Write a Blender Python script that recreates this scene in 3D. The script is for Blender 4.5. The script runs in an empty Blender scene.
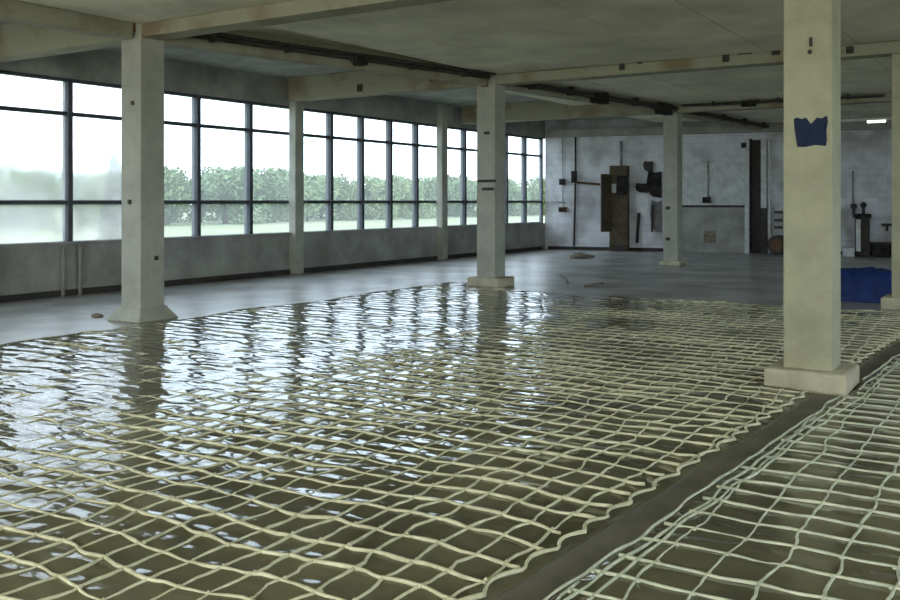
import bpy, bmesh, math, random
from mathutils import Vector, Matrix, noise
random.seed(7)
C = bpy.context.scene.collection
SC = bpy.context.scene
PI = math.pi

# ------------------------------------------------------------------ camera, sky, light, exposure
YAW = math.radians(32.53)
EYE = 1.5
cam = bpy.data.cameras.new('camera'); camo = bpy.data.objects.new('camera', cam); C.objects.link(camo)
camo.location = (0, 0, EYE); camo.rotation_euler = (PI/2, 0, YAW)
cam.sensor_width = 36; cam.lens = 37.0; cam.shift_y = -0.11; cam.clip_start = 0.05; cam.clip_end = 500
SC.camera = camo
SC.view_settings.view_transform = 'Standard'; SC.view_settings.look = 'None'
SC.view_settings.gamma = 1; SC.view_settings.use_curve_mapping = False
SC.view_settings.exposure = 0.0
world = bpy.data.worlds.new('overcast'); SC.world = world; world.use_nodes = True
wn = world.node_tree.nodes; wl = world.node_tree.links
bg = wn['Background']; bg.inputs['Color'].default_value = (0.74, 0.87, 1.0, 1); bg.inputs['Strength'].default_value = 5.0

def area_light(name, loc, rot, sx, sy, power, col, portal=False):
    l = bpy.data.lights.new(name, 'AREA'); l.shape = 'RECTANGLE'; l.size = sx; l.size_y = sy
    l.energy = power; l.color = col
    o = bpy.data.objects.new(name, l); C.objects.link(o); o.location = loc; o.rotation_euler = rot
    if portal: l.cycles.is_portal = True
    return o
# daylight portals in the window openings (they only guide the sky's own light)
area_light('daylight_portal', (-13.05, 9.5, 2.13), (0, -PI/2, 0), 2.7, 32.0, 1, (1, 1, 1), True)
# daylight entering by the windows behind the camera, warmed by the sunlit yard there
area_light('rear_window_daylight', (-3.5, -4.3, 2.1), (PI/2, 0, 0), 17.0, 2.5, 430, (1.0, 0.93, 0.70))
area_light('side_window_daylight', (5.8, 8.0, 2.1), (0, PI/2, 0), 2.5, 18.0, 75, (0.95, 0.95, 0.80))

# ------------------------------------------------------------------ helpers
def U(u, v, z=0.0):                       # u = eye heights along the window wall, v = eye heights towards it
    return Vector((-1.5*v, 1.5*u, z))
CY, SY, F = math.cos(YAW), math.sin(YAW), 925.0
def ray(px, py):                          # direction of sight through a photo pixel
    t = (px-450)/F
    return Vector((t*CY-SY, t*SY+CY, (201-py)/F))
def on_plane(px, py, p0, n):
    d = ray(px, py); o = Vector((0, 0, EYE))
    return o + d*((p0-o).dot(n)/d.dot(n))

def mat(name, col, rough=0.8, noise_amt=0.25, scale=3.0, spec=0.3, bump=0.0, col2=None, metal=0.0, detail=6.0, mask=(0.35, 0.7), bscale=40):
    m = bpy.data.materials.new(name); m.use_nodes = True
    n = m.node_tree.nodes; l = m.node_tree.links; b = n['Principled BSDF']
    b.inputs['Roughness'].default_value = rough; b.inputs['Metallic'].default_value = metal
    b.inputs['Specular IOR Level'].default_value = spec
    tc = n.new('ShaderNodeTexCoord')
    nz = n.new('ShaderNodeTexNoise'); nz.inputs['Scale'].default_value = scale; nz.inputs['Detail'].default_value = detail
    nz.inputs['Roughness'].default_value = 0.6
    l.new(tc.outputs['Object'], nz.inputs['Vector'])
    r = n.new('ShaderNodeValToRGB')
    c2 = col2 if col2 else tuple(c*(1-noise_amt) for c in col)
    c1 = col if col2 else tuple(min(1, c*(1+noise_amt*0.4)) for c in col)
    r.color_ramp.elements[0].position = mask[0]; r.color_ramp.elements[0].color = (*c2, 1)
    r.color_ramp.elements[1].position = mask[1]; r.color_ramp.elements[1].color = (*c1, 1)
    l.new(nz.outputs['Fac'], r.inputs['Fac']); l.new(r.outputs['Color'], b.inputs['Base Color'])
    if bump:
        n2 = n.new('ShaderNodeTexNoise'); n2.inputs['Scale'].default_value = bscale; n2.inputs['Detail'].default_value = 4
        l.new(tc.outputs['Object'], n2.inputs['Vector'])
        bp = n.new('ShaderNodeBump'); bp.inputs['Strength'].default_value = bump; bp.inputs['Distance'].default_value = 0.01
        l.new(n2.outputs['Fac'], bp.inputs['Height']); l.new(bp.outputs['Normal'], b.inputs['Normal'])
    return m

M = {}
M['cream'] = mat('warm_lit_painted_concrete', (0.42, 0.41, 0.285), 0.75, 0.22, 2.5, bump=0.25)  # same column paint as the grey, with warm light put into its colour
M['paint'] = mat('grey_painted_concrete', (0.41, 0.41, 0.355), 0.75, 0.22, 2.5, bump=0.25)
M['plinth'] = mat('plinth_concrete', (0.52, 0.48, 0.36), 0.85, 0.3, 4, bump=0.4)
M['wall'] = mat('grey_wall_plaster', (0.36, 0.36, 0.335), 0.85, 0.35, 1.6, bump=0.3)
M['ceil'] = mat('grey_concrete_soffit', (0.80, 0.77, 0.61), 0.85, 0.25, 0.9, bump=0.15)
M['beam'] = mat('stained_beam_concrete', (0.32, 0.31, 0.235), 0.85, 0.4, 1.7, bump=0.3, col2=(0.23, 0.185, 0.12), mask=(0.33, 0.50))
M['wframe'] = mat('dark_window_steel', (0.075, 0.082, 0.10), 0.6, 0.2, 6, spec=0.3)
M['dark'] = mat('dark_rusty_steel', (0.055, 0.05, 0.045), 0.7, 0.4, 9)
M['black'] = mat('black_soot', (0.045, 0.042, 0.04), 0.95, 0.7, 6, spec=0.1)
M['rust'] = mat('rusty_brown', (0.16, 0.085, 0.05), 0.85, 0.5, 12)
M['wood'] = mat('old_brown_wood', (0.10, 0.08, 0.05), 0.75, 0.45, 4)
M['white'] = mat('dirty_white_paint', (0.62, 0.64, 0.64), 0.7, 0.25, 5)
M['pale'] = mat('pale_sheet', (0.78, 0.80, 0.82), 0.7, 0.15, 5)
M['sheet'] = mat('sooty_grey_sheet', (0.21, 0.20, 0.195), 0.8, 0.5, 5)
M['metal'] = mat('grey_galvanised', (0.35, 0.37, 0.38), 0.45, 0.2, 8, metal=0.5)
M['cord'] = mat('cream_net_cord', (0.80, 0.78, 0.58), 0.75, 0.35, 9, col2=(0.50, 0.49, 0.34))
M['cordpale'] = mat('pale_net_cord', (0.74, 0.75, 0.60), 0.7, 0.3, 9, col2=(0.46, 0.50, 0.39))
M['blue'] = mat('deep_blue_plastic', (0.008, 0.035, 0.17), 0.6, 0.45, 7, spec=0.25)
M['bluepaper'] = mat('faded_blue_card', (0.007, 0.014, 0.042), 0.85, 0.1, 14, col2=(0.016, 0.026, 0.065), mask=(0.55, 0.62))
M['rubble'] = mat('rubble', (0.25, 0.22, 0.17), 0.9, 0.5, 12)
M['bark'] = mat('bark', (0.14, 0.10, 0.07), 0.9, 0.4, 10)
M['earth'] = mat('pale_dry_ground', (0.27, 0.255, 0.175), 0.95, 0.3, 0.12, col2=(0.17, 0.20, 0.10))
for k, c in enumerate([(0.20, 0.27, 0.125), (0.25, 0.31, 0.15), (0.16, 0.225, 0.105)]):
    M['leaf%d' % k] = mat('leaves_%s' % ('mid', 'light', 'deep')[k], c, 0.7, 0.5, 1.2, spec=0.2)
M['conifer'] = mat('brown_conifer', (0.035, 0.028, 0.02), 0.8, 0.4, 2)

def brick_mat():
    m = bpy.data.materials.new('whitewashed_brick'); m.use_nodes = True
    n = m.node_tree.nodes; l = m.node_tree.links; b = n['Principled BSDF']; b.inputs['Roughness'].default_value = 0.8
    tc = n.new('ShaderNodeTexCoord'); mp = n.new('ShaderNodeMapping'); mp.inputs['Rotation'].default_value = (PI/2, 0, 0)
    l.new(tc.outputs['Object'], mp.inputs['Vector'])
    br = n.new('ShaderNodeTexBrick'); br.inputs['Scale'].default_value = 1.0
    br.inputs['Brick Width'].default_value = 0.42; br.inputs['Row Height'].default_value = 0.20; br.inputs['Mortar Size'].default_value = 0.008
    br.inputs['Color1'].default_value = (0.72, 0.735, 0.79, 1); br.inputs['Color2'].default_value = (0.66, 0.675, 0.72, 1)
    br.inputs['Mortar'].default_value = (0.58, 0.59, 0.63, 1)
    l.new(mp.outputs['Vector'], br.inputs['Vector'])
    nz = n.new('ShaderNodeTexNoise'); nz.inputs['Scale'].default_value = 1.1; nz.inputs['Detail'].default_value = 7
    l.new(tc.outputs['Object'], nz.inputs['Vector'])
    r = n.new('ShaderNodeValToRGB'); r.color_ramp.elements[0].position = 0.36; r.color_ramp.elements[0].color = (0.58, 0.56, 0.54, 1)
    r.color_ramp.elements[1].position = 0.56; r.color_ramp.elements[1].color = (1, 1, 1, 1)
    l.new(nz.outputs['Fac'], r.inputs['Fac'])
    mx = n.new('ShaderNodeMix'); mx.data_type = 'RGBA'; mx.blend_type = 'MULTIPLY'; mx.inputs['Factor'].default_value = 1
    l.new(br.outputs['Color'], mx.inputs['A']); l.new(r.outputs['Color'], mx.inputs['B']); l.new(mx.outputs['Result'], b.inputs['Base Color'])
    bp = n.new('ShaderNodeBump'); bp.inputs['Strength'].default_value = 0.3; bp.inputs['Distance'].default_value = 0.01
    l.new(br.outputs['Fac'], bp.inputs['Height']); bp.invert = True; l.new(bp.outputs['Normal'], b.inputs['Normal'])
    return m
M['brick'] = brick_mat()

def floor_mat():
    m = mat('worn_concrete_floor', (0.44, 0.44, 0.435), 0.32, 0.3, 0.9, spec=0.55, bump=0.2, col2=(0.21, 0.205, 0.185), mask=(0.38, 0.60), bscale=9)
    return m
M['floor'] = floor_mat()
M['damp'] = mat('damp_strip_concrete', (0.19, 0.178, 0.152), 0.65, 0.35, 3, spec=0.35, bump=0.2)

def water_mat():
    m = bpy.data.materials.new('murky_rippled_water'); m.use_nodes = True
    n = m.node_tree.nodes; l = m.node_tree.links; b = n['Principled BSDF']
    b.inputs['Roughness'].default_value = 0.07; b.inputs['IOR'].default_value = 1.33
    b.inputs['Specular IOR Level'].default_value = 0.36
    tc = n.new('ShaderNodeTexCoord')
    nz = n.new('ShaderNodeTexNoise'); nz.inputs['Scale'].default_value = 1.3; nz.inputs['Detail'].default_value = 6
    l.new(tc.outputs['Object'], nz.inputs['Vector'])
    r = n.new('ShaderNodeValToRGB'); r.color_ramp.elements[0].position = 0.35; r.color_ramp.elements[0].color = (0.105, 0.098, 0.062, 1)
    r.color_ramp.elements[1].position = 0.7; r.color_ramp.elements[1].color = (0.20, 0.188, 0.12, 1)
    l.new(nz.outputs['Fac'], r.inputs['Fac']); l.new(r.outputs['Color'], b.inputs['Base Color'])
    mp = n.new('ShaderNodeMapping'); mp.inputs['Scale'].default_value = (2.3, 5.2, 1)
    l.new(tc.outputs['Object'], mp.inputs['Vector'])
    n2 = n.new('ShaderNodeTexNoise'); n2.inputs['Scale'].default_value = 1.0; n2.inputs['Detail'].default_value = 2.0; n2.inputs['Roughness'].default_value = 0.4
    l.new(mp.outputs['Vector'], n2.inputs['Vector'])
    bp = n.new('ShaderNodeBump'); bp.inputs['Strength'].default_value = 1.0; bp.inputs['Distance'].default_value = 0.015
    wv = n.new('ShaderNodeTexWave'); wv.bands_direction = 'Y'; wv.inputs['Scale'].default_value = 1.4
    wv.inputs['Distortion'].default_value = 5.0; wv.inputs['Detail'].default_value = 2; wv.inputs['Detail Scale'].default_value = 1.6
    l.new(tc.outputs['Object'], wv.inputs['Vector'])
    ma = n.new('ShaderNodeMath'); ma.operation = 'MULTIPLY_ADD'; ma.inputs[1].default_value = 0.30
    l.new(wv.outputs['Fac'], ma.inputs[0]); l.new(n2.outputs['Fac'], ma.inputs[2])
    l.new(ma.outputs[0], bp.inputs['Height']); l.new(bp.outputs['Normal'], b.inputs['Normal'])
    return m
M['water'] = water_mat()

def glass_mat(name, frosted):
    m = bpy.data.materials.new(name); m.use_nodes = True
    n = m.node_tree.nodes; l = m.node_tree.links; n.remove(n['Principled BSDF']); out = n['Material Output']
    tr = n.new('ShaderNodeBsdfTransparent'); tr.inputs['Color'].default_value = (0.93, 0.95, 0.95, 1)
    gl = n.new('ShaderNodeBsdfGlossy'); gl.inputs['Roughness'].default_value = 0.03
    mx = n.new('ShaderNodeMixShader'); mx.inputs[0].default_value = 0.05
    l.new(tr.outputs[0], mx.inputs[1]); l.new(gl.outputs[0], mx.inputs[2])
    if not frosted:                          # faint translucent veil added to haze and whiten the view outside
        td = n.new('ShaderNodeBsdfTranslucent'); td.inputs['Color'].default_value = (0.85, 0.88, 0.88, 1)
        md = n.new('ShaderNodeMixShader'); md.inputs[0].default_value = 0.07
        l.new(mx.outputs[0], md.inputs[1]); l.new(td.outputs[0], md.inputs[2]); mx = md
    if frosted:
        tl = n.new('ShaderNodeBsdfTranslucent'); tl.inputs['Color'].default_value = (0.60, 0.60, 0.58, 1)
        tc = n.new('ShaderNodeTexCoord'); nz = n.new('ShaderNodeTexNoise'); nz.inputs['Scale'].default_value = 1.2; nz.inputs['Detail'].default_value = 5
        l.new(tc.outputs['Object'], nz.inputs['Vector'])
        mr = n.new('ShaderNodeMapRange'); mr.inputs['From Min'].default_value = 0.35; mr.inputs['From Max'].default_value = 0.65
        mr.inputs['To Min'].default_value = 0.12; mr.inputs['To Max'].default_value = 0.34
        l.new(nz.outputs['Fac'], mr.inputs['Value'])
        m2 = n.new('ShaderNodeMixShader'); l.new(mr.outputs[0], m2.inputs[0])
        rf = n.new('ShaderNodeBsdfRefraction'); rf.inputs['Roughness'].default_value = 0.13; rf.inputs['IOR'].default_value = 1.22
        m3 = n.new('ShaderNodeMixShader'); m3.inputs[0].default_value = 0.80
        l.new(mx.outputs[0], m3.inputs[1]); l.new(rf.outputs[0], m3.inputs[2])
        l.new(m3.outputs[0], m2.inputs[1]); l.new(tl.outputs[0], m2.inputs[2]); mx = m2
    l.new(mx.outputs[0], out.inputs['Surface'])
    return m
M['glass'] = glass_mat('window_glass', False)
M['frost'] = glass_mat('dusty_frosted_glass', True)
lampm = bpy.data.materials.new('lit_tube'); lampm.use_nodes = True
lampm.node_tree.nodes['Principled BSDF'].inputs['Emission Color'].default_value = (1, 0.98, 0.9, 1)
lampm.node_tree.nodes['Principled BSDF'].inputs['Emission Strength'].default_value = 4
M['lamp'] = lampm

def B(): return bmesh.new()
def box(bm, x0, x1, y0, y1, z0, z1, bev=0.0):
    r = bmesh.ops.create_cube(bm, size=1)
    vs = r['verts']
    for v in vs:
        v.co = Vector((x0+(v.co.x+.5)*(x1-x0), y0+(v.co.y+.5)*(y1-y0), z0+(v.co.z+.5)*(z1-z0)))
    if bev:
        es = list({e for v in vs for e in v.link_edges})
        bmesh.ops.bevel(bm, geom=es, offset=bev, segments=2, affect='EDGES', profile=0.5)
def obox(bm, origin, ax, ay, x0, x1, y0, y1, z0, z1, bev=0.0):   # box in a frame with horizontal axes ax, ay
    t = bmesh.new(); box(t, x0, x1, y0, y1, z0, z1, bev)
    mt = Matrix.Identity(4)
    for i in range(3):
        mt[i][0] = ax[i]; mt[i][1] = ay[i]; mt[i][3] = origin[i]
    t.transform(mt)
    me = bpy.data.meshes.new('t'); t.to_mesh(me); t.free(); bm.from_mesh(me); bpy.data.meshes.remove(me)
def tube(bm, pts, r, n=8, caps=True):
    rings = []
    for i, p in enumerate(pts):
        a = pts[max(0, i-1)]; b = pts[min(len(pts)-1, i+1)]
        t = (Vector(b)-Vector(a)).normalized()
        up = Vector((0, 0, 1)) if abs(t.z) < 0.9 else Vector((1, 0, 0))
        s = t.cross(up).normalized(); w = s.cross(t)
        rr = r[i] if isinstance(r, (list, tuple)) else r
        rings.append([bm.verts.new(Vector(p)+s*(rr*math.cos(2*PI*k/n))+w*(rr*math.sin(2*PI*k/n))) for k in range(n)])
    for a, b in zip(rings, rings[1:]):
        for k in range(n):
            f = bm.faces.new((a[k], a[(k+1) % n], b[(k+1) % n], b[k])); f.smooth = True
    if caps:
        bm.faces.new(rings[0][::-1]); bm.faces.new(rings[-1])
def world_loc(o):
    v = Vector((0, 0, 0))
    while o: v += o.location; o = o.parent
    return v
def link(name, me, m, parent=None, base=None):
    o = bpy.data.objects.new(name, me); C.objects.link(o)
    if m: me.materials.append(m)
    if parent:
        o.parent = parent
        me.transform(Matrix.Translation(-world_loc(parent)))
    elif base is not None:
        o.location = base; me.transform(Matrix.Translation(-Vector(base)))
    return o
def obj(name, bm, m, parent=None, base=None):
    bmesh.ops.recalc_face_normals(bm, faces=bm.faces)
    me = bpy.data.meshes.new(name); bm.to_mesh(me); bm.free()
    return link(name, me, m, parent, base)
def tag(o, label, cat, group=None, kind=None):
    o['label'] = label; o['category'] = cat
    if group: o['group'] = group
    if kind: o['kind'] = kind
    return o
def thing(name, label, cat, loc, group=None):
    o = bpy.data.objects.new(name, None); C.objects.link(o); o.location = loc; o.empty_display_size = 0.2
    return tag(o, label, cat, group)
def struct(name, bm, m, parent=None):
    o = obj(name, bm, m, parent)
    if not parent: o['kind'] = 'structure'
    return o
def sempty(name, loc):
    o = bpy.data.objects.new(name, None); C.objects.link(o); o.location = loc; o['kind'] = 'structure'; return o

# ------------------------------------------------------------------ setting
XW = -12.98                      # inner face of the window wall
XR = 6.0; YB = -4.5
BA = Vector((XW, 25.85, 0)); BD = Vector((XR-XW, 29.60-25.65, 0)).normalized(); BN = Vector((BD.y, -BD.x, 0))   # back wall: corner, direction, normal into the room
BL = (XR-XW)/BD.x
Z_BEAM, Z_SLAB, Z_BAY = 3.525, 3.70, 3.99
FRAMES = [1.25, 7.74, 14.115, 20.75]

bm = B(); box(bm, XW-0.3, XR+0.3, YB-0.3, 30.2, -0.2, 0.0); struct('floor', bm, M['floor'])

# columns: (u, v) centres in the row by the windows and in the middle row
ROW = [(-1.6, 6.6), (0.9, 6.6), (5.17, 6.36), (9.41, 5.43), (13.95, 4.80), (18.4, 4.45)]
row_pts = [U(u, v) for u, v in ROW]
bm = B()
# window bay soffit, higher than the hall's
box(bm, XW-0.3, -6.3, YB-0.3, 30.2, Z_BAY, Z_BAY+0.2)
struct('ceiling', bm, M['wall'])
bm = B()
# hall slab panels from frame to frame, edged by the column row
def row_x(y):
    for a, b in zip(row_pts, row_pts[1:]):
        if a.y <= y <= b.y: return a.x+(b.x-a.x)*(y-a.y)/(b.y-a.y)
    return row_pts[0].x if y < row_pts[0].y else row_pts[-1].x
ys = [YB-0.3, 1.25, 7.74, 14.115, 20.75, 30.2]
for y0, y1 in zip(ys, ys[1:]):
    x = XR+0.3; k = 0
    while x > -9.4:
        x1 = x-1.195
        lim0, lim1 = row_x(y0+.01)+0.12, row_x(y1-.01)+0.12
        if x > max(lim0, lim1):
            xa0, xa1 = max(x1, lim0), max(x1, lim1)
            dz = random.uniform(-0.006, 0.006)
            vs = [bm.verts.new(p) for p in ((xa0, y0+.01, Z_SLAB+dz), (x, y0+.01, Z_SLAB+dz), (x, y1-.01, Z_SLAB+dz), (xa1, y1-.01, Z_SLAB+dz),
                                             (xa0, y0+.01, Z_SLAB+.12), (x, y0+.01, Z_SLAB+.12), (x, y1-.01, Z_SLAB+.12), (xa1, y1-.01, Z_SLAB+.12))]
            for f in ((0, 1, 2, 3), (7, 6, 5, 4), (0, 4, 5, 1), (1, 5, 6, 2), (2, 6, 7, 3), (3, 7, 4, 0)):
                bm.faces.new([vs[i] for i in f])
        x -= 1.21
box(bm, -9.6, XR+0.3, YB-0.3, 30.2, Z_SLAB+0.12, Z_SLAB+0.35)
struct('ceiling', bm, M['ceil'])

# window wall: parapet, lintel, pilasters
Z_SILL, Z_TOP = 0.81, 3.45
PIL = [-4.5, 1.25, 7.70, 14.35, 19.85, 25.75]
bm = B()
box(bm, XW-0.25, XW, YB-0.3, 26.2, 0, Z_SILL)
box(bm, XW-0.25, XW, YB-0.3, 26.2, Z_TOP, Z_BAY)
struct('wall_left', bm, M['wall'])
bm = B(); box(bm, XW-0.05, XW+0.06, YB, 25.6, Z_SILL, Z_SILL+0.045, 0.008)
struct('trim_1', bm, M['wall'])
for k, y in enumerate(PIL[1:5]):
    bm = B(); box(bm, XW-0.015, XW+0.17, y-0.13, y+0.13, 0, Z_BAY, 0.012)
    struct('trim_%d' % (k+2), bm, M['paint'])
# windows: five lights by three rows in every bay
def window(idx, y0, y1, frost=()):
    w = sempty('window_%d' % idx, (XW-0.1, (y0+y1)/2, Z_SILL))
    xf0, xf1 = XW-0.16, XW-0.04
    b = B()
    box(b, xf0, xf1, y0, y0+0.05, Z_SILL, Z_TOP); box(b, xf0, xf1, y1-0.05, y1, Z_SILL, Z_TOP)
    box(b, xf0, xf1, y0+.05, y1-.05, Z_SILL, Z_SILL+0.05); box(b, xf0, xf1, y0+.05, y1-.05, Z_TOP-0.05, Z_TOP)
    obj('window_frame', b, M['wframe'], w)
    st = (y1-y0)/5
    for k in range(1, 5):
        b = B(); box(b, xf0-0.02, xf1+0.02, y0+k*st-0.042, y0+k*st+0.042, Z_SILL+.05, Z_TOP-.05, 0.006)
        obj('mullion', b, M['wframe'], w)
    for zt, h in ((1.48, 0.032), (2.89, 0.03)):
        b = B(); box(b, xf0+0.01, xf1-0.005, y0+.05, y1-.05, zt-h, zt+h); obj('transom', b, M['wframe'], w)
    rows = ((Z_SILL+.05, 1.448), (1.512, 2.86), (2.92, Z_TOP-.05))
    g = B(); fz = B(); nf = 0
    for k in range(5):
        for z0, z1 in rows:
            t = fz if k in frost else g
            box(t, XW-0.103, XW-0.097, y0+k*st+.042, y0+(k+1)*st-.042, z0, z1)
    obj('pane', g, M['glass'], w)
    if frost:
        p = obj('pane', fz, M['frost'], w); p['label'] = 'dusty frosted glass'
    else: fz.free()
window(1, -4.3, 1.25)
window(2, 1.27, 7.81)
window(3, 7.83, 14.50, frost=(0, 1))
window(4, 14.52, 20.0)
window(5, 20.02, 25.80)

# back wall, and the walls behind and beside the camera with their window strips
bm = B(); obox(bm, (0, 0, 0), (1, 0, 0), (0, 1, 0), 0, BL+0.3, 0, 0.25, 0, Z_BAY)
me = bpy.data.meshes.new('wall_back'); bm.to_mesh(me); bm.free()
wb = bpy.data.objects.new('wall_back', me); C.objects.link(wb); me.materials.append(M['brick'])
wb.location = BA; wb.rotation_euler.z = math.atan2(BD.y, BD.x); wb['kind'] = 'structure'
bm = B(); box(bm, XW, XR+.3, YB-0.3, YB, 0, 0.85); box(bm, XW, XR+.3, YB-.3, YB, 3.4, Z_BAY)
for x in (-12.9, -8, -3.5, 1, 5.8): box(bm, x-.25, x+.25, YB-.3, YB, .85, 3.4)
struct('wall_rear', bm, M['wall'])
bm = B(); box(bm, XR, XR+.3, YB, 29.6, 0, 0.85); box(bm, XR, XR+.3, YB, 29.6, 3.4, Z_BAY)
for y in (-4.3, 1.25, 7.74, 14.1, 20.75): box(bm, XR, XR+.3, y-.3, y+.3, .85, 3.4)
box(bm, XR, XR+.3, 20.75, 29.6, .85, 3.4)
struct('wall_right', bm, M['wall'])
def strip_window(idx, a, b_, horizontal):
    w = sempty('window_%d' % idx, ((a+b_)/2, YB-.15, .85) if horizontal else (XR+.15, (a+b_)/2, .85))
    def bb(t, s0, s1, d0, d1, z0, z1):
        if horizontal: box(t, s0, s1, YB-.15+d0, YB-.15+d1, z0, z1)
        else: box(t, XR+.15+d0, XR+.15+d1, s0, s1, z0, z1)
    f = B(); bb(f, a, a+.05, -.05, .05, .85, 3.4); bb(f, b_-.05, b_, -.05, .05, .85, 3.4)
    bb(f, a+.05, b_-.05, -.05, .05, .85, .90); bb(f, a+.05, b_-.05, -.05, .05, 3.35, 3.4); obj('window_frame', f, M['wframe'], w)
    n = 4; st = (b_-a)/n
    for k in range(1, n):
        f = B(); bb(f, a+k*st-.04, a+k*st+.04, -.06, .06, .9, 3.35); obj('mullion', f, M['wframe'], w)
    f = B(); bb(f, a+.05, b_-.05, -.04, .04, 1.45, 1.51); obj('transom', f, M['wframe'], w)
    f = B(); bb(f, a+.05, b_-.05, -.003, .003, .9, 3.35); obj('pane', f, M['glass'], w)
i = 6
for a, b_ in zip((-12.65, -7.75, -3.25, 1.25), (-8.25, -3.75, .75, 5.55)): strip_window(i, a, b_, True); i += 1
for a, b_ in zip((-4.0, 1.55, 8.04, 14.4), (.95, 7.44, 13.8, 20.45)): strip_window(i, a, b_, False); i += 1

# ------------------------------------------------------------------ beams and columns
def beam(y, label, stains=()):
    t = thing('concrete_beam', label, 'beam', (0, y, Z_BEAM))
    xr = row_x(y)
    b = B(); box(b, xr+.14, XR, y-.16, y+.16, Z_BEAM, Z_SLAB-.008, .012); obj('downstand', b, M['beam'], t)
    b = B(); box(b, XW+.2, xr-.14, y-.16, y+.16, Z_BEAM, Z_BAY, .012); obj('haunch', b, M['beam'], t)
    for px, py, w, h in stains:
        p = on_plane(px, py, Vector((0, y-.16, 0)), Vector((0, 1, 0)))
        b = B(); box(b, p.x-w/2, p.x+w/2, y-.185, y-.158, p.z-h/2, p.z+h/2, .006)
        o = obj('rusty_bracket', b, M['dark'], t)
beam(1.25, 'cross beam right overhead, in front of the two nearest columns')
beam(7.74, 'nearest cross beam, running over the left column to the window wall')
beam(14.115, 'ochre-stained cross beam spanning from the second column past the right column',
     ((622, 67, .09, .10), (640, 62, .07, .06), (726, 58, .10, .12), (745, 53, .22, .04), (776, 52, .12, .09), (850, 50, .10, .10), (360, 88, .12, .14), (432, 80, .08, .06)))
beam(20.75, 'farthest cross beam, meeting the slim column before the back wall', ((750, 100, .10, .2), (758, 99, .08, .2)))
bm = B(); obox(bm, BA+BN*0.32, BD, BN*-1, 0.1, BL-.1, 0, 0.30, 3.46, Z_SLAB-.008, .012)
tag(obj('concrete_beam', bm, M['wall'], None, BA+BN*0.32+Vector((0, 0, 3.46))), 'grey edge beam running along the top of the whitewashed back wall', 'beam')

SH, PL = 0.185, 0.31
def column(u, v, label, h=Z_BEAM, top=None, chamfer=False, ph=0.17, pl=PL, sh=SH, m='paint'):
    p = U(u, v)
    t = thing('concrete_column', label, 'column', p)
    b = B()
    box(b, p.x-pl, p.x+pl, p.y-pl, p.y+pl, 0, ph, 0.025)
    if chamfer:
        for vv in b.verts:
            if vv.co.z > ph*0.8:
                vv.co.x = p.x+(vv.co.x-p.x)*0.70; vv.co.y = p.y+(vv.co.y-p.y)*0.70; vv.co.z += 0.05
    obj('plinth', b, M['plinth'] if not chamfer else M['paint'], t)
    b = B(); box(b, p.x-sh, p.x+sh, p.y-sh, p.y+sh, ph-.01 if not chamfer else ph+.04, top or Z_SLAB-.008, 0.012)
    bmesh.ops.subdivide_edges(b, edges=[e for e in b.edges if abs(e.verts[0].co.z-e.verts[1].co.z) > 1], cuts=1)
    obj('shaft', b, M[m], t)
    return t, p
c1, p1 = column(5.17, 6.36, 'grey concrete column in the left foreground, before the window wall', chamfer=True, ph=.13, top=Z_BAY)
c2, p2 = column(9.41, 5.43, 'second column from the left, with dark scuff bands at its middle', top=Z_BAY)
c3, p3 = column(13.95, 4.80, 'slim column before the back wall, greenish above and white below', top=Z_BAY, sh=.17, pl=.25, ph=.11)
c4, p4 = column(5.255, 1.035, 'big column at right with a torn blue notice', m='cream')
c5, p5 = column(9.50, 1.03, 'pale column at the right edge, beside the blue tarpaulin', top=Z_SLAB-.008, m='cream')

# scuffs, bands and hooks on the columns
def pad(name, col, px, py, w, h, face, m, label=None, d=.02):
    t, p = col
    if face == 'f': pl0 = Vector((0, p.y-SH, 0)); q = on_plane(px, py, pl0, Vector((0, 1, 0))); b = B(); box(b, q.x-w/2, q.x+w/2, p.y-SH-d, p.y-SH+.004, q.z-h/2, q.z+h/2, .004)
    else: pl0 = Vector((p.x+SH, 0, 0)); q = on_plane(px, py, pl0, Vector((1, 0, 0))); b = B(); box(b, p.x+SH-.004, p.x+SH+d, q.y-w/2, q.y+w/2, q.z-h/2, q.z+h/2, .004)
    return obj(name, b, m, t)
pad('scuff_band', (c2, p2), 487, 181, .36, .05, 'f', M['dark'], d=.012)
pad('scuff_band', (c2, p2), 488, 189, .24, .05, 'f', M['dark'], d=.012)
pad('bolt', (c2, p2), 487, 133, .10, .05, 'f', M['dark'])
pad('bolt', (c1, p1), 133, 103, .04, .05, 'f', M['dark'])
pad('bolt', (c1, p1), 130, 202, .05, .06, 'f', M['dark'])
pad('bolt', (c1, p1), 156, 258, .05, .05, 'r', M['dark'])
pad('iron_bracket', (c1, p1), 134, 24, .06, .20, 'f', M['rust'], d=.03)
pad('iron_bracket', (c2, p2), 485, 84, .12, .10, 'f', M['rust'], d=.04)
pad('bolt', (c3, p3), 668, 208, .10, .07, 'f', M['dark'])
pad('bolt', (c3, p3), 668, 239, .10, .07, 'f', M['dark'])
pad('hook', (c4, p4), 811, 42, .02, .07, 'f', M['dark'], d=.03)
pad('hook', (c4, p4), 810, 52, .025, .03, 'f', M['dark'], d=.03)

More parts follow.
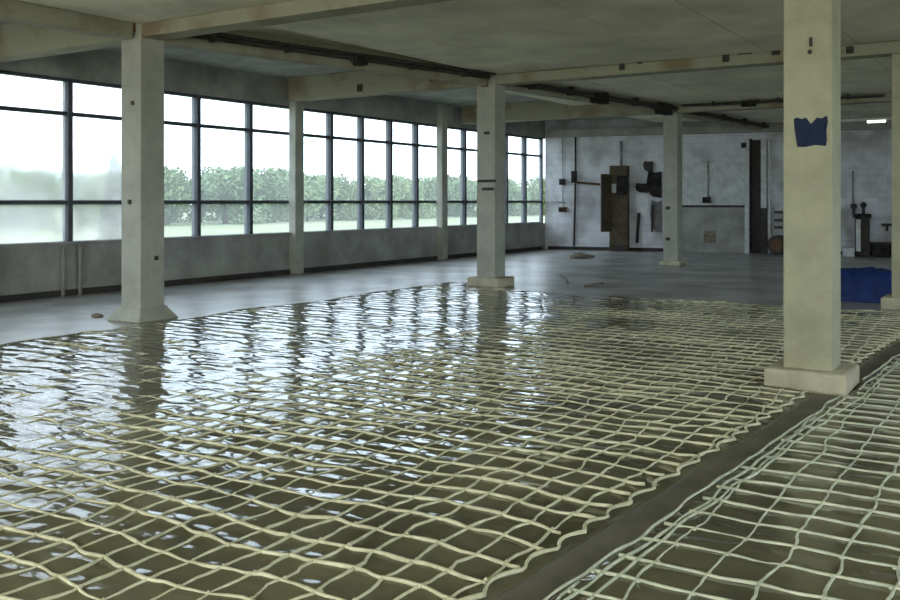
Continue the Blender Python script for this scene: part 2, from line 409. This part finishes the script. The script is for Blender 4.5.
# torn blue notice on the right column
yn = p4.y-SH
outline = [(794, 119), (797, 117.5), (802, 119), (806, 117.5), (808, 120), (811, 124), (814, 121), (817, 117.5), (822, 118.5), (827, 115.5), (828, 121), (826.5, 130), (827, 140), (826, 146), (815, 145), (806, 147), (797.5, 147), (796, 138), (794.5, 128)]
pts = [on_plane(a, b_, Vector((0, yn, 0)), Vector((0, 1, 0))) for a, b_ in outline]
bm = B()
fr = [bm.verts.new(p+Vector((0, -.006, 0))) for p in pts]; bk = [bm.verts.new(p+Vector((0, -.001, 0))) for p in pts]
bm.faces.new(fr); bm.faces.new(bk[::-1])
for k in range(len(pts)): bm.faces.new((fr[k], bk[k], bk[(k+1) % len(pts)], fr[(k+1) % len(pts)]))
cpt = sum(pts, Vector())/len(pts)
tag(obj('notice', bm, M['bluepaper'], None, cpt), 'torn dark blue notice stuck to the big column at right', 'notice')

# longitudinal edge beams along the column row
names = ['edge beam between the left column and the camera side', 'edge beam from the left column to the second column, carrying dark pipes',
         'edge beam from the second column to the slim far column', 'edge beam from the slim far column to the back wall']
for (a, b_), lab in zip(list(zip(row_pts[1:], row_pts[2:])), names):
    d = (b_-a).normalized(); nrm = Vector((d.y, -d.x, 0)); L = (b_-a).length
    bm = B(); obox(bm, a, d, nrm, 0.22, L-0.22, -.11, .11, Z_BEAM-.02, Z_BAY, .012)
    tag(obj('edge_beam', bm, M['beam'], None, (a+b_)/2+Vector((0, 0, Z_BEAM))), lab, 'beam')

# pipes and conduit under the slab beside the row
def pipe_run(a, b_, offs, r, z, label, clips, boxes=()):
    d = (b_-a).normalized(); nrm = Vector((d.y, -d.x, 0)); L = (b_-a).length
    s = a+nrm*offs+d*.28; e = a+nrm*offs+d*(L-.28)
    t = thing('ceiling_pipe', label, 'pipe', (s+e)/2+Vector((0, 0, z)))
    n = 14; pp = []
    for k in range(n+1):
        q = s.lerp(e, k/n); pp.append(Vector((q.x, q.y, z+.012*noise.noise(q*1.3))))
    b = B(); tube(b, pp, r, 10); obj('pipe', b, M['dark'], t)
    for k in range(clips):
        q = s.lerp(e, (k+.5)/clips)
        b = B(); obox(b, q, d, nrm, -.025, .025, -r-.02, r+.02, z-r-.015, Z_SLAB-.01); obj('clip', b, M['dark'], t)
    for f, w, h in boxes:
        q = s.lerp(e, f)
        b = B(); obox(b, q, d, nrm, -w/2, w/2, -.09, .09, z-h*.7, z+h*.3, .01); obj('junction_box', b, M['black'], t)
a, b_, c_, d_ = row_pts[2], row_pts[3], row_pts[4], row_pts[5]
pipe_run(a, b_, .20, .038, 3.64, 'thick dark pipe along the ceiling edge from the left column', 5, ((.52, .16, .14),))
pipe_run(a, b_, .36, .02, 3.67, 'thin dark conduit beside the thick pipe near the left column', 6)
pipe_run(b_, c_, .24, .055, 3.60, 'dark pipe with two black boxes from the second column to the slim column', 5, ((.47, .45, .2), (.9, .5, .24)))
pipe_run(c_, d_, .24, .045, 3.60, 'dark pipe running from the slim column to the back wall', 4)
pipe_run(U(13.8, 4.7), U(14.0, 1.6), .5, .03, 3.63, 'thin dark conduit leading right from the slim column', 3, ((.35, .3, .12),))

# ------------------------------------------------------------------ water and nets
WZ = 0.03
def strip_l(y): u = y/1.5; return -1.5*(1.115-.058*(u-2.7))
def strip_r(y): u = y/1.5; return -1.5*(.995-.058*(u-2.7))
def far_y(x):
    v = -x/1.5; s = min(1, max(0, (v-4.9)/.8)); s = s*s*(3-2*s)
    return 1.5*(9.08+.6*s)+.10*noise.noise(Vector((x*.9, 3, 0)))
def edge_x(y): return -9.2+.18*noise.noise(Vector((1, y*.7, 0)))+.08*noise.noise(Vector((5, y*2.1, 0)))
def in_plinth(x, y, m=.03):
    for p in (p1, p2, p4, p5):
        if abs(x-p.x) < PL+m and abs(y-p.y) < PL+m: return True
    return False
def water(name, xa, xb, y0, label):
    bm = B(); NY, NX = 60, 40; grid = []
    for j in range(NY+1):
        row = []
        for i in range(NX+1):
            f = j/NY
            x = xa(y0+f*13)+(xb(y0+f*13)-xa(y0+f*13))*i/NX
            y = y0+(far_y(x)-y0)*f
            x = xa(y)+(xb(y)-xa(y))*i/NX
            e = min(i, NX-i, j, NY-j)
            row.append(bm.verts.new((x, y, WZ if e > 0 else 0.002)))
        grid.append(row)
    for j in range(NY):
        for i in range(NX):
            f = bm.faces.new((grid[j][i], grid[j][i+1], grid[j+1][i+1], grid[j+1][i])); f.smooth = True
    o = obj(name, bm, M['water'], None, Vector(((xa(7)+xb(7))/2, 7, 0)))
    return tag(o, label, 'water', kind='stuff')
water('water_sheet', edge_x, lambda y: strip_l(y), 0.6, 'wide shallow sheet of rippling murky water left of the bare strip')
water('water_sheet', lambda y: strip_r(y), lambda y: 4.2+.1*noise.noise(Vector((2, y, 9))), 0.6, 'murky water under the netting right of the bare strip')

bm = B()                                        # damp bare strip between the two nets
vs = []
for k in range(41):
    y = .6+k*.325; vs.append((bm.verts.new((strip_l(y)+.01, y, .004)), bm.verts.new((strip_r(y)-.01, y, .004))))
for a, b_ in zip(vs, vs[1:]): bm.faces.new((a[0], a[1], b_[1], b_[0]))
struct('trim_30', bm, M['damp'])
def warp(x, y, amp, seed):
    a = noise.noise(Vector((x*1.5, y*1.5, seed))); b = noise.noise(Vector((x*1.5+31, y*1.5, seed)))
    c = noise.noise(Vector((x*4.2, y*4.2, seed+5))); d = noise.noise(Vector((x*4.2+17, y*4.2, seed+5)))
    e = noise.noise(Vector((x*9, y*9, seed+9))); f = noise.noise(Vector((x*9+7, y*9, seed+9)))
    return x+amp*(a+.45*c+.26*e), y+amp*(b+.45*d+.26*f)
def strands(V, Fc, path, r, n=5):
    base = len(V); m = len(path)
    if m < 2: return
    for i, p in enumerate(path):
        q0 = path[max(0, i-1)]; q1 = path[min(m-1, i+1)]
        tx, ty = q1[0]-q0[0], q1[1]-q0[1]; L = math.hypot(tx, ty) or 1; sx, sy = -ty/L, tx/L
        rr = r*(1+.5*noise.noise(Vector((p[0]*8, p[1]*8, 3))))
        for k in range(n):
            a = 2*PI*k/n; ca, sa = math.cos(a)*rr, math.sin(a)*rr
            V.append((p[0]+sx*ca, p[1]+sy*ca, p[2]+sa))
    for i in range(m-1):
        for k in range(n):
            a = base+i*n+k; b2 = base+i*n+(k+1) % n
            Fc.append((a, b2, b2+n, a+n))
    Fc.append(tuple(base+k for k in range(n-1, -1, -1))); Fc.append(tuple(base+(m-1)*n+k for k in range(n)))
def net(name, inside, x0, x1, y0, y1, sx, sy, amp, seed, r, m, label, extra=None):
    V, Fc = [], []
    def z(x, y):                                # the net sinks under the surface towards the windows
        s = min(1, max(0, (-x-3.9)/2.6)); s = s*s*(3-2*s)
        return WZ+.002-.011*s-.005*min(1, max(0, (y-5)/6))+(.006+.006*s)*noise.noise(Vector((x*1.1, y*1.1, seed+2)))+(.005+.012*s)*noise.noise(Vector((x*4, y*4, seed)))
    def run(line, r=r):
        cur = []
        for x, y in line:
            X, Y = warp(x, y, amp, seed)
            if inside(X, Y) and not in_plinth(X, Y, .05): cur.append((X, Y, z(X, Y)))
            else:
                strands(V, Fc, cur, r); cur = []
        strands(V, Fc, cur, r)
    nx = int((x1-x0)/sx); ny = int((y1-y0)/sy)
    for i in range(nx+1):
        x = x0+i*sx+random.uniform(-.012, .012); L = int((y1-y0)/.055)
        run([(x, y0+(y1-y0)*k/L) for k in range(L+1)], r*.75)
    for j in range(ny+1):
        y = y0+j*sy+random.uniform(-.02, .02); L = int((x1-x0)/.05)
        run([(x0+(x1-x0)*k/L, y) for k in range(L+1)])
    for i in range(nx+1):                      # knots
        for j in range(ny+1):
            X, Y = warp(x0+i*sx, y0+j*sy, amp, seed)
            if not inside(X, Y) or in_plinth(X, Y, .06): continue
            Z = z(X, Y); k = r*1.55; s = len(V)
            V.extend([(X+k, Y, Z), (X-k, Y, Z), (X, Y+k, Z), (X, Y-k, Z), (X, Y, Z+k), (X, Y, Z-k)])
            for a, b2, c2_ in ((0, 2, 4), (2, 1, 4), (1, 3, 4), (3, 0, 4), (2, 0, 5), (1, 2, 5), (3, 1, 5), (0, 3, 5)): Fc.append((s+a, s+b2, s+c2_))
    if extra: extra(V, Fc, z)
    me = bpy.data.meshes.new(name); me.from_pydata(V, [], Fc); me.update()
    for p in me.polygons: p.use_smooth = True
    o = link(name, me, m, None, Vector(((x0+x1)/2, (y0+y1)/2, WZ)))
    return tag(o, label, 'net')
def left_border(V, Fc, z):                     # scalloped border cord beside the bare strip
    path = []
    y = .9
    while y < 13.6:
        x = strip_l(y)-.005-.05*abs(math.sin(y*PI/.27+noise.noise(Vector((y*.8, 0, 0)))*2))
        if in_plinth(x, y, .05):
            strands(V, Fc, path, .009); path = []
        else: path.append((x, y, z(x, y)+.004))
        y += .035
    strands(V, Fc, path, .009)
def right_border(V, Fc, z):                    # bunched edge of the right net
    for k in range(3):
        path = []; y = .9
        while y < 13.5:
            x = strip_r(y)+.02+.06*k*(1+.5*noise.noise(Vector((y*.6, k, 0))))+.03*noise.noise(Vector((y*3, k*7, 1)))
            if in_plinth(x, y, .05):
                strands(V, Fc, path, .007); path = []
            else: path.append((x, y, z(x, y)+.002))
            y += .05
        strands(V, Fc, path, .007)
net('rope_net', lambda x, y: edge_x(y)+.1 < x < strip_l(y)-.035 and .8 < y < far_y(x)-.1, -9.5, -1.3, .7, 14.9,   .160, .218, .075, 11.0, .0092,
    M['cord'], 'wide cream rope net spread over the water left of the bare strip', left_border)
net('rope_net', lambda x, y: strip_r(y)+.03 < x < 4.05 and .8 < y < far_y(x)-.1, -1.5, 4.1, .7, 14.0, .205, .225, .045, 47.0, .0085,
    M['cordpale'], 'pale rope net with a bunched edge, right of the bare strip', right_border)

# ------------------------------------------------------------------ things on and before the back wall
def bw(px, py, off=0.0): return on_plane(px, py, BA+BN*off, BN)
def bs(px): p = bw(px, 201); return (p-BA).dot(BD)
def bz(px, py): return bw(px, py).z
def bbox(b, x0, x1, y0, y1, d0, d1, bev=.01):      # box on the back wall from photo extents, standing d0..d1 off it
    cx = (x0+x1)/2
    z1 = bz(cx, y0); z0 = max(0.0, bz(cx, y1))
    if z0 < .12: z0 = 0.0
    obox(b, BA, BD, BN, bs(x0), bs(x1), d0, d1, z0, z1, bev)
def bthing(name, label, cat, px, py, group=None):
    p = bw(px, py); p.z = max(0, p.z); return thing(name, label, cat, p+BN*.02, group)
def bpipe(label, pts, r, m, group=None):
    b = B(); tube(b, [bw(x, y, .03+r) for x, y in pts], r, 8)
    return tag(obj('wall_pipe', b, m, None, bw(*pts[-1])), label, 'pipe', group)
bpipe('tall dark vertical pipe on the back wall near the window corner', [(575.5, 134), (575.5, 172), (575, 200), (574, 246)], .032, M['dark'])
bpipe('thin vertical conduit in the left corner of the back wall', [(562.5, 138), (562.5, 180), (563, 208)], .014, M['metal'])
bpipe('short rusty horizontal pipe left of the brown cupboard', [(577, 182.5), (600, 184.5)], .035, M['rust'])
bpipe('thin horizontal conduit low in the left corner of the back wall', [(548, 201), (564, 202.5)], .014, M['metal'])
bpipe('vertical pipe dropping from the ceiling above the brown cupboard', [(621, 141), (621, 166)], .04, M['metal'])
bpipe('thin vertical conduit on the bricked-up panel', [(708, 162), (708, 199)], .025, M['metal'])
bpipe('thin vertical conduit above the pump, right of the big column', [(853, 171), (853, 205)], .022, M['metal'])
for x0, x1, y0, y1, lab in ((572.5, 578, 171, 183, 'dark switch box on the tall vertical pipe'), (560.5, 565.5, 179, 185, 'small dark box midway up the corner conduit'),
                            (560, 567, 207, 212, 'rusty small box at the foot of the corner conduit'), (703, 711, 197, 203, 'black socket box at the end of the panel conduit'),
                            (741.5, 746.5, 143, 148, 'small dark box at the top of the white post')):
    t = bthing('switch_box', lab, 'switch box', (x0+x1)/2, (y0+y1)/2)
    b = B(); bbox(b, x0, x1, y0, y1, .10 if x0 in (572.5,) else .01, .2, .01); obj('box_body', b, M['dark'] if y0 != 207 else M['rust'], t)
    b = B(); bbox(b, x0+.8, x1-.8, y0+1, y1-1, .2, .215, .004); obj('lid', b, M['black'], t)
# old cupboard with its door swung open
t = bthing('tall_cupboard', 'tall brown cupboard with an open door, against the back wall', 'cupboard', 620, 247)
b = B(); bbox(b, 611.5, 629.5, 166, 249.5, .015, .35, .015); obj('body', b, M['wood'], t)
q = bw(611.5, 200, .35); b = B()
dd = (BN*.75-BD*.5).normalized(); dn = Vector((dd.y, -dd.x, 0))
obox(b, Vector((q.x, q.y, 0)), dd, dn, 0, .42, 0, .035, .58, 2.30, .006); dl = obj('door', b, M['wood'], t)
b = B(); obox(b, Vector((q.x, q.y, 0)), dd, dn, .34, .38, .035, .075, 1.2, 1.35, .006); obj('handle', b, M['dark'], dl)
b = B(); bbox(b, 619, 629, 176, 195, .35, .37, .01); obj('dark_opening', b, M['black'], t)
b = B(); bbox(b, 614, 618.5, 184, 193, .35, .39, .01); obj('meter', b, M['metal'], t)
b = B(); bbox(b, 612.5, 628.5, 244.5, 248.5, .35, .36, .004); obj('kick_board', b, M['dark'], t)
# scorched fuse panel with hanging pieces
t = bthing('fuse_panel', 'black scorched fuse panel with hanging cables beside the brown cupboard', 'fuse panel', 652, 190)
def blob(x0, x1, y0, y1, d0, d1, m, name):
    o = [(x0+.12*(x1-x0), y0), (x0+.55*(x1-x0), y0+.06*(y1-y0)), (x1, y0+.02*(y1-y0)), (x1, y1), (x0+.4*(x1-x0), y1-.05*(y1-y0)), (x0+.1*(x1-x0), y1-.25*(y1-y0)), (x0, y0+.4*(y1-y0))]
    b = B(); f = [b.verts.new(bw(x, y, d1)) for x, y in o]; k = [b.verts.new(bw(x, y, d0)) for x, y in o]
    b.faces.new(f); b.faces.new(k[::-1]); n = len(o)
    for i in range(n): b.faces.new((f[i], k[i], k[(i+1) % n], f[(i+1) % n]))
    return obj(name, b, m, t)
blob(646.5, 661.5, 171, 198, .0, .12, M['black'], 'burnt_board')
blob(643, 653, 161, 172, .0, .07, M['dark'], 'soot_cover')
blob(635, 648, 183, 193, .12, .17, M['black'], 'bracket_arm')
blob(635, 648, 193, 216, .0, .05, M['pale'], 'white_sheet')
blob(650, 662, 200, 233, .0, .05, M['sheet'], 'grey_sheet')
b = B(); tube(b, [bw(639, 213, .08), bw(638, 225, .1), bw(637, 243, .08)], .05, 8); obj('hanging_cable', b, M['dark'], t)
b = B(); tube(b, [bw(652, 232, .08), bw(652, 226, .1), bw(653, 205, .08)], .03, 8); obj('hanging_cable', b, M['dark'], t)
# bricked-up panel
t = bthing('wall_panel', 'grey plastered panel closing an old opening in the back wall', 'wall panel', 712, 249)
b = B(); bbox(b, 681, 745, 164.5, 206, .0, .045, .01); obj('upper_sheet', b, M['white'], t)
b = B(); bbox(b, 681, 745, 207, 250.5, .0, .06, .01); obj('lower_sheet', b, M['wall'], t)
b = B(); bbox(b, 680, 746, 163, 165, .045, .075, .004); obj('batten', b, M['white'], t)
b = B(); bbox(b, 680, 746, 205.2, 207.4, .06, .085, .004); obj('batten', b, M['dark'], t)
b = B(); bbox(b, 704, 716, 231, 243, .06, .075, .004); obj('rust_patch', b, M['rubble'], t)
# doorway and posts right of it
bm = B(); bbox(bm, 752, 761, 140, 251, .0, .03, .004); d1 = struct('door_1', bm, M['dark'])
bm = B(); bbox(bm, 745, 749.5, 139, 251, .0, .16, .01); struct('trim_20', bm, M['white'])
bm = B(); bbox(bm, 749.5, 752, 139, 251, .0, .14, .01); struct('trim_21', bm, M['black'])
bm = B(); bbox(bm, 761, 767, 139, 208, .0, .14, .01); struct('trim_22', bm, M['white'])
bm = B(); bbox(bm, 761, 767, 208, 251, .0, .12, .01); struct('trim_23', bm, M['dark'])
bm = B(); bbox(bm, 768, 771, 139, 251, .0, .14, .01); struct('trim_24', bm, M['metal'])
# rack with oddments between doorway and big column
t = bthing('wall_rack', 'dark wall rack of short shelves, half hidden by the big column', 'rack', 778, 215)
for y in (211, 219, 226):
    b = B(); bbox(b, 774.5, 783, y, y+2.4, .02, .3, .005); obj('shelf', b, M['dark'], t)
b = B(); bbox(b, 772.5, 774.5, 207, 231, .0, .06, .005); obj('upright', b, M['metal'], t)
q = bw(779.5, 251, .35); q.z = 0
t = thing('drum', 'rusty round drum lying by the foot of the wall rack', 'drum', q)
b = B(); tube(b, [q+Vector((-.02, -.25, .27)), q+Vector((.02, .02, .27))], .27, 20); obj('shell', b, M['dark'], t)
b = B(); tube(b, [q+Vector((-.022, -.27, .27)), q+Vector((-.02, -.25, .27))], .17, 16); obj('end_cap', b, M['rust'], t)
# pump and low bin right of the big column
t = bthing('pump_unit', 'dark upright pump with a pale side panel, at the back wall', 'pump', 862, 256)
b = B(); bbox(b, 854.5, 868, 217, 257, .15, .75, .02); obj('body', b, M['dark'], t)
b = B(); bbox(b, 852.5, 869.5, 213.5, 217.5, .1, .8, .01); obj('top_plate', b, M['black'], t)
b = B(); bbox(b, 854.5, 859, 219, 250, .75, .77, .005); obj('side_panel', b, M['white'], t)
for x, y in ((853.7, 206.5), (863.5, 205)):
    p = bw(x, y, .4); pb = bw(x, 214, .4)
    b = B(); tube(b, [Vector((p.x, p.y, pb.z)), Vector((p.x, p.y, p.z-.03))], .04, 8); v_ = obj('valve', b, M['dark'], t)
    b = B(); bmesh.ops.create_uvsphere(b, u_segments=12, v_segments=8, radius=.085, matrix=Matrix.Translation(p)); obj('knob', b, M['dark'], v_)
t = bthing('steel_trough', 'low black trough on the floor right of the pump', 'trough', 880, 256)
b = B(); bbox(b, 870.5, 895, 243, 257, .1, .8, .02); obj('trough_body', b, M['black'], t)
b = B(); bbox(b, 869.8, 895.6, 241.8, 243.4, .06, .84, .005); obj('rim', b, M['dark'], t)
t = bthing('stone_slab', 'pale slab on the floor left of the pump', 'slab', 848, 252)
b = B(); bbox(b, 842, 853, 246, 255, .2, .9, .02); obj('slab', b, M['white'], t)
t = bthing('wall_shelf', 'narrow dark shelf on the back wall above the trough', 'shelf', 888, 224)
b = B(); bbox(b, 881.5, 894, 223.5, 226, .0, .2, .005); obj('board', b, M['dark'], t)
b = B(); bbox(b, 886, 888, 226, 231, .0, .12, .004); obj('bracket', b, M['dark'], t)
# fluorescent lamp
lp = on_plane(872, 121.5, Vector((0, 24.2, 0)), Vector((0, 1, 0)))
t = thing('fluorescent_lamp', 'lit fluorescent ceiling lamp, right of the big column', 'lamp', (lp.x, lp.y, lp.z))
b = B(); box(b, lp.x-.75, lp.x+.75, lp.y-.07, lp.y+.07, lp.z+.02, lp.z+.08, .01); obj('housing', b, M['white'], t)
b = B(); tube(b, [lp+Vector((-.1, -.02, 0)), lp+Vector((.30, -.02, 0))], .035, 10); obj('tube', b, M['lamp'], t)
for s in (-.5, .5):
    b = B(); tube(b, [Vector((lp.x+s, lp.y, lp.z+.08)), Vector((lp.x+s, lp.y, Z_SLAB-.01))], .008, 6); obj('hanger', b, M['metal'], t)

# ------------------------------------------------------------------ blue tarpaulin heap, debris
t0 = U(10.15, 1.50)
bm = B(); bmesh.ops.create_grid(bm, x_segments=36, y_segments=28, size=.5)
for v in bm.verts:
    x, y = v.co.x*2, v.co.y*2
    e = max(abs(x), abs(y)); f = 1-max(0, (e-.72)/.28)**2.2
    h = .48*f*(1-.10*(x*x+y*y)) + (.035*noise.noise(Vector((x*3, y*3, 4)))+.015*noise.noise(Vector((x*9, y*9, 1))))*min(1, f*2)
    v.co = Vector((t0.x+x*.50, t0.y+y*.42, max(.004, h)))
for f in bm.faces: f.smooth = True
r = bmesh.ops.extrude_face_region(bm, geom=[f for f in bm.faces])
for v in r['geom']:
    if isinstance(v, bmesh.types.BMVert): v.co.z = 0.0
tag(obj('tarpaulin', bm, M['blue'], None, t0), 'deep blue tarpaulin heap behind the big column at right', 'tarpaulin')
def ground(px, py): d = ray(px, py); return Vector((0, 0, EYE))+d*(-EYE/d.z)
def stone(px, py, r, lab):
    p = ground(px, py); b = B(); bmesh.ops.create_icosphere(b, subdivisions=2, radius=1)
    for v in b.verts:
        v.co *= 1+.35*noise.noise(v.co*1.6+Vector((px, 0, 0))); v.co.z = max(-.25, v.co.z*.45)
        v.co = p+Vector((v.co.x*r*1.3, v.co.y*r, (v.co.z+.25)*r))
    tag(obj('rubble_lump', b, M['rubble'], None, p), lab, 'rubble')
stone(579, 258, .20, 'lump of rubble on the bare floor before the brown cupboard')
stone(588, 257.5, .13, 'smaller rubble lump just right of the one before the cupboard')
stone(97, 317, .07, 'small rubble lump on the floor left of the left column')
stone(390, 262.5, .12, 'rubble lump at the foot of the window wall, before the third pilaster')
stone(404, 262, .16, 'larger rubble lump at the foot of the window wall')
stone(65, 294, .12, 'rubble lump under the leftmost windows')
def stick(a, b_, lab, r=.018):
    p, q = ground(*a), ground(*b_); p.z = r; q.z = r
    m_ = p.lerp(q, .5)+Vector((.02, .03, .01)); b = B(); tube(b, [p, m_, q], r, 6)
    tag(obj('stick', b, M['rubble'], None, m_), lab, 'stick')
stick((560, 276), (568, 284), 'short stick on the wet floor, left of two')
stick((585, 287), (603, 284), 'short stick on the wet floor, right of two')
# vertical pipes and skirting dirt below the windows
def wpipe(px, lab):
    p = on_plane(px, 265, Vector((XW+.05, 0, 0)), Vector((1, 0, 0)))
    b = B(); tube(b, [Vector((p.x, p.y, .0)), Vector((p.x, p.y, Z_SILL-.03))], .03, 8)
    tag(obj('wall_pipe', b, M['wall'], None, Vector((p.x, p.y, 0))), lab, 'pipe')
wpipe(63, 'left of two short pipes below the leftmost windows')
wpipe(80, 'right of two short pipes below the leftmost windows')
bm = B(); box(bm, XW, XW+.03, YB, 25.6, 0, .10, .006); struct('baseboard_left', bm, M['dark'])
bm = B(); obox(bm, BA, BD, BN, .1, BL-.1, .0, .03, 0, .10, .006); struct('baseboard_back', bm, M['dark'])

# ------------------------------------------------------------------ outside
bm = B(); box(bm, -260, XW-.4, -80, 260, -.5, -.25); struct('ground', bm, M['earth'])
bm = B(); box(bm, XR+.5, 120, -80, 120, -.5, -.25); box(bm, XW-.4, XR+.5, -80, YB-.5, -.5, -.25); o = struct('ground', bm, M['earth'])
def crown_mesh(name, seed, n, rx, rz, z0, cone=False):
    rnd = random.Random(seed); V, Fc = [], []
    lobes = [(Vector((rnd.uniform(-.6, .6)*rx, rnd.uniform(-.6, .6)*rx, z0+rz*rnd.uniform(.25, .78))), rnd.uniform(.35, .55)*rx) for _ in range(9)]
    for _ in range(n):
        if cone:
            f = rnd.random()**.8; a = rnd.uniform(0, 2*PI); rr = rx*(1-f)*(.55+.45*math.sin(f*40)**2)*math.sqrt(rnd.random())+.03
            c = Vector((rr*math.cos(a), rr*math.sin(a), z0+f*rz))
        else:
            lc, lr = lobes[rnd.randrange(9)]
            d = Vector((rnd.gauss(0, 1), rnd.gauss(0, 1), rnd.gauss(0, 1))).normalized(); c = lc+d*lr*rnd.uniform(.7, 1.05); c.z = max(z0*.3, c.z)
        s = rnd.uniform(.10, .2)*(.6 if cone else 1)
        a1 = Vector((rnd.gauss(0, 1), rnd.gauss(0, 1), rnd.gauss(0, 1))).normalized(); a2 = a1.orthogonal().normalized()
        i = len(V); V.extend([tuple(c+a1*s), tuple(c+a2*s*.6), tuple(c-a1*s), tuple(c-a2*s*.6)]); Fc.append((i, i+1, i+2, i+3))
    me = bpy.data.meshes.new(name); me.from_pydata(V, [], Fc); return me
def trunk_mesh(h, r):
    b = B(); tube(b, [(0, 0, 0), (.03, .02, h*.5), (0, 0, h)], [r, r*.8, r*.5], 8)
    me = bpy.data.meshes.new('trunk'); b.to_mesh(me); b.free(); return me
crowns = [crown_mesh('crown', 20+k, 4200, 2.6, 4.5, -.3) for k in range(3)]
for k in range(3): crowns[k].materials.append(M['leaf%d' % k])
tm = trunk_mesh(2.2, .16); tm.materials.append(M['bark'])
rt = random.Random(5); tcol = ('mid green', 'light green', 'deep green')
ty = 8.0; k = 0
while ty < 125:
    kd = rt.randrange(3); x = (-53 if k % 2 else -59)+rt.uniform(-.7, .7); s = rt.uniform(.85, 1.12)
    t = thing('leafy_tree', '%s bushy tree in the hazy tree line beyond the windows' % tcol[kd], 'tree', (x, ty, -.25), 'trees beyond the window wall')
    t.rotation_euler.z = rt.uniform(0, 6.28); t.scale = (s, s, s*rt.uniform(.92, 1.08))
    o = bpy.data.objects.new('crown', crowns[kd]); C.objects.link(o); o.parent = t
    o = bpy.data.objects.new('trunk', tm); C.objects.link(o); o.parent = t
    ty += rt.uniform(2.2, 2.8); k += 1
t = thing('conifer', 'dark slender conifer just outside the dusty left window', 'tree', (-17.0, 13.05, -.25))
me = crown_mesh('crown', 77, 2600, .52, 2.55, .2, True); me.materials.append(M['conifer'])
o = bpy.data.objects.new('crown', me); C.objects.link(o); o.parent = t
me = trunk_mesh(2.5, .06); me.materials.append(M['bark']); o = bpy.data.objects.new('trunk', me); C.objects.link(o); o.parent = t
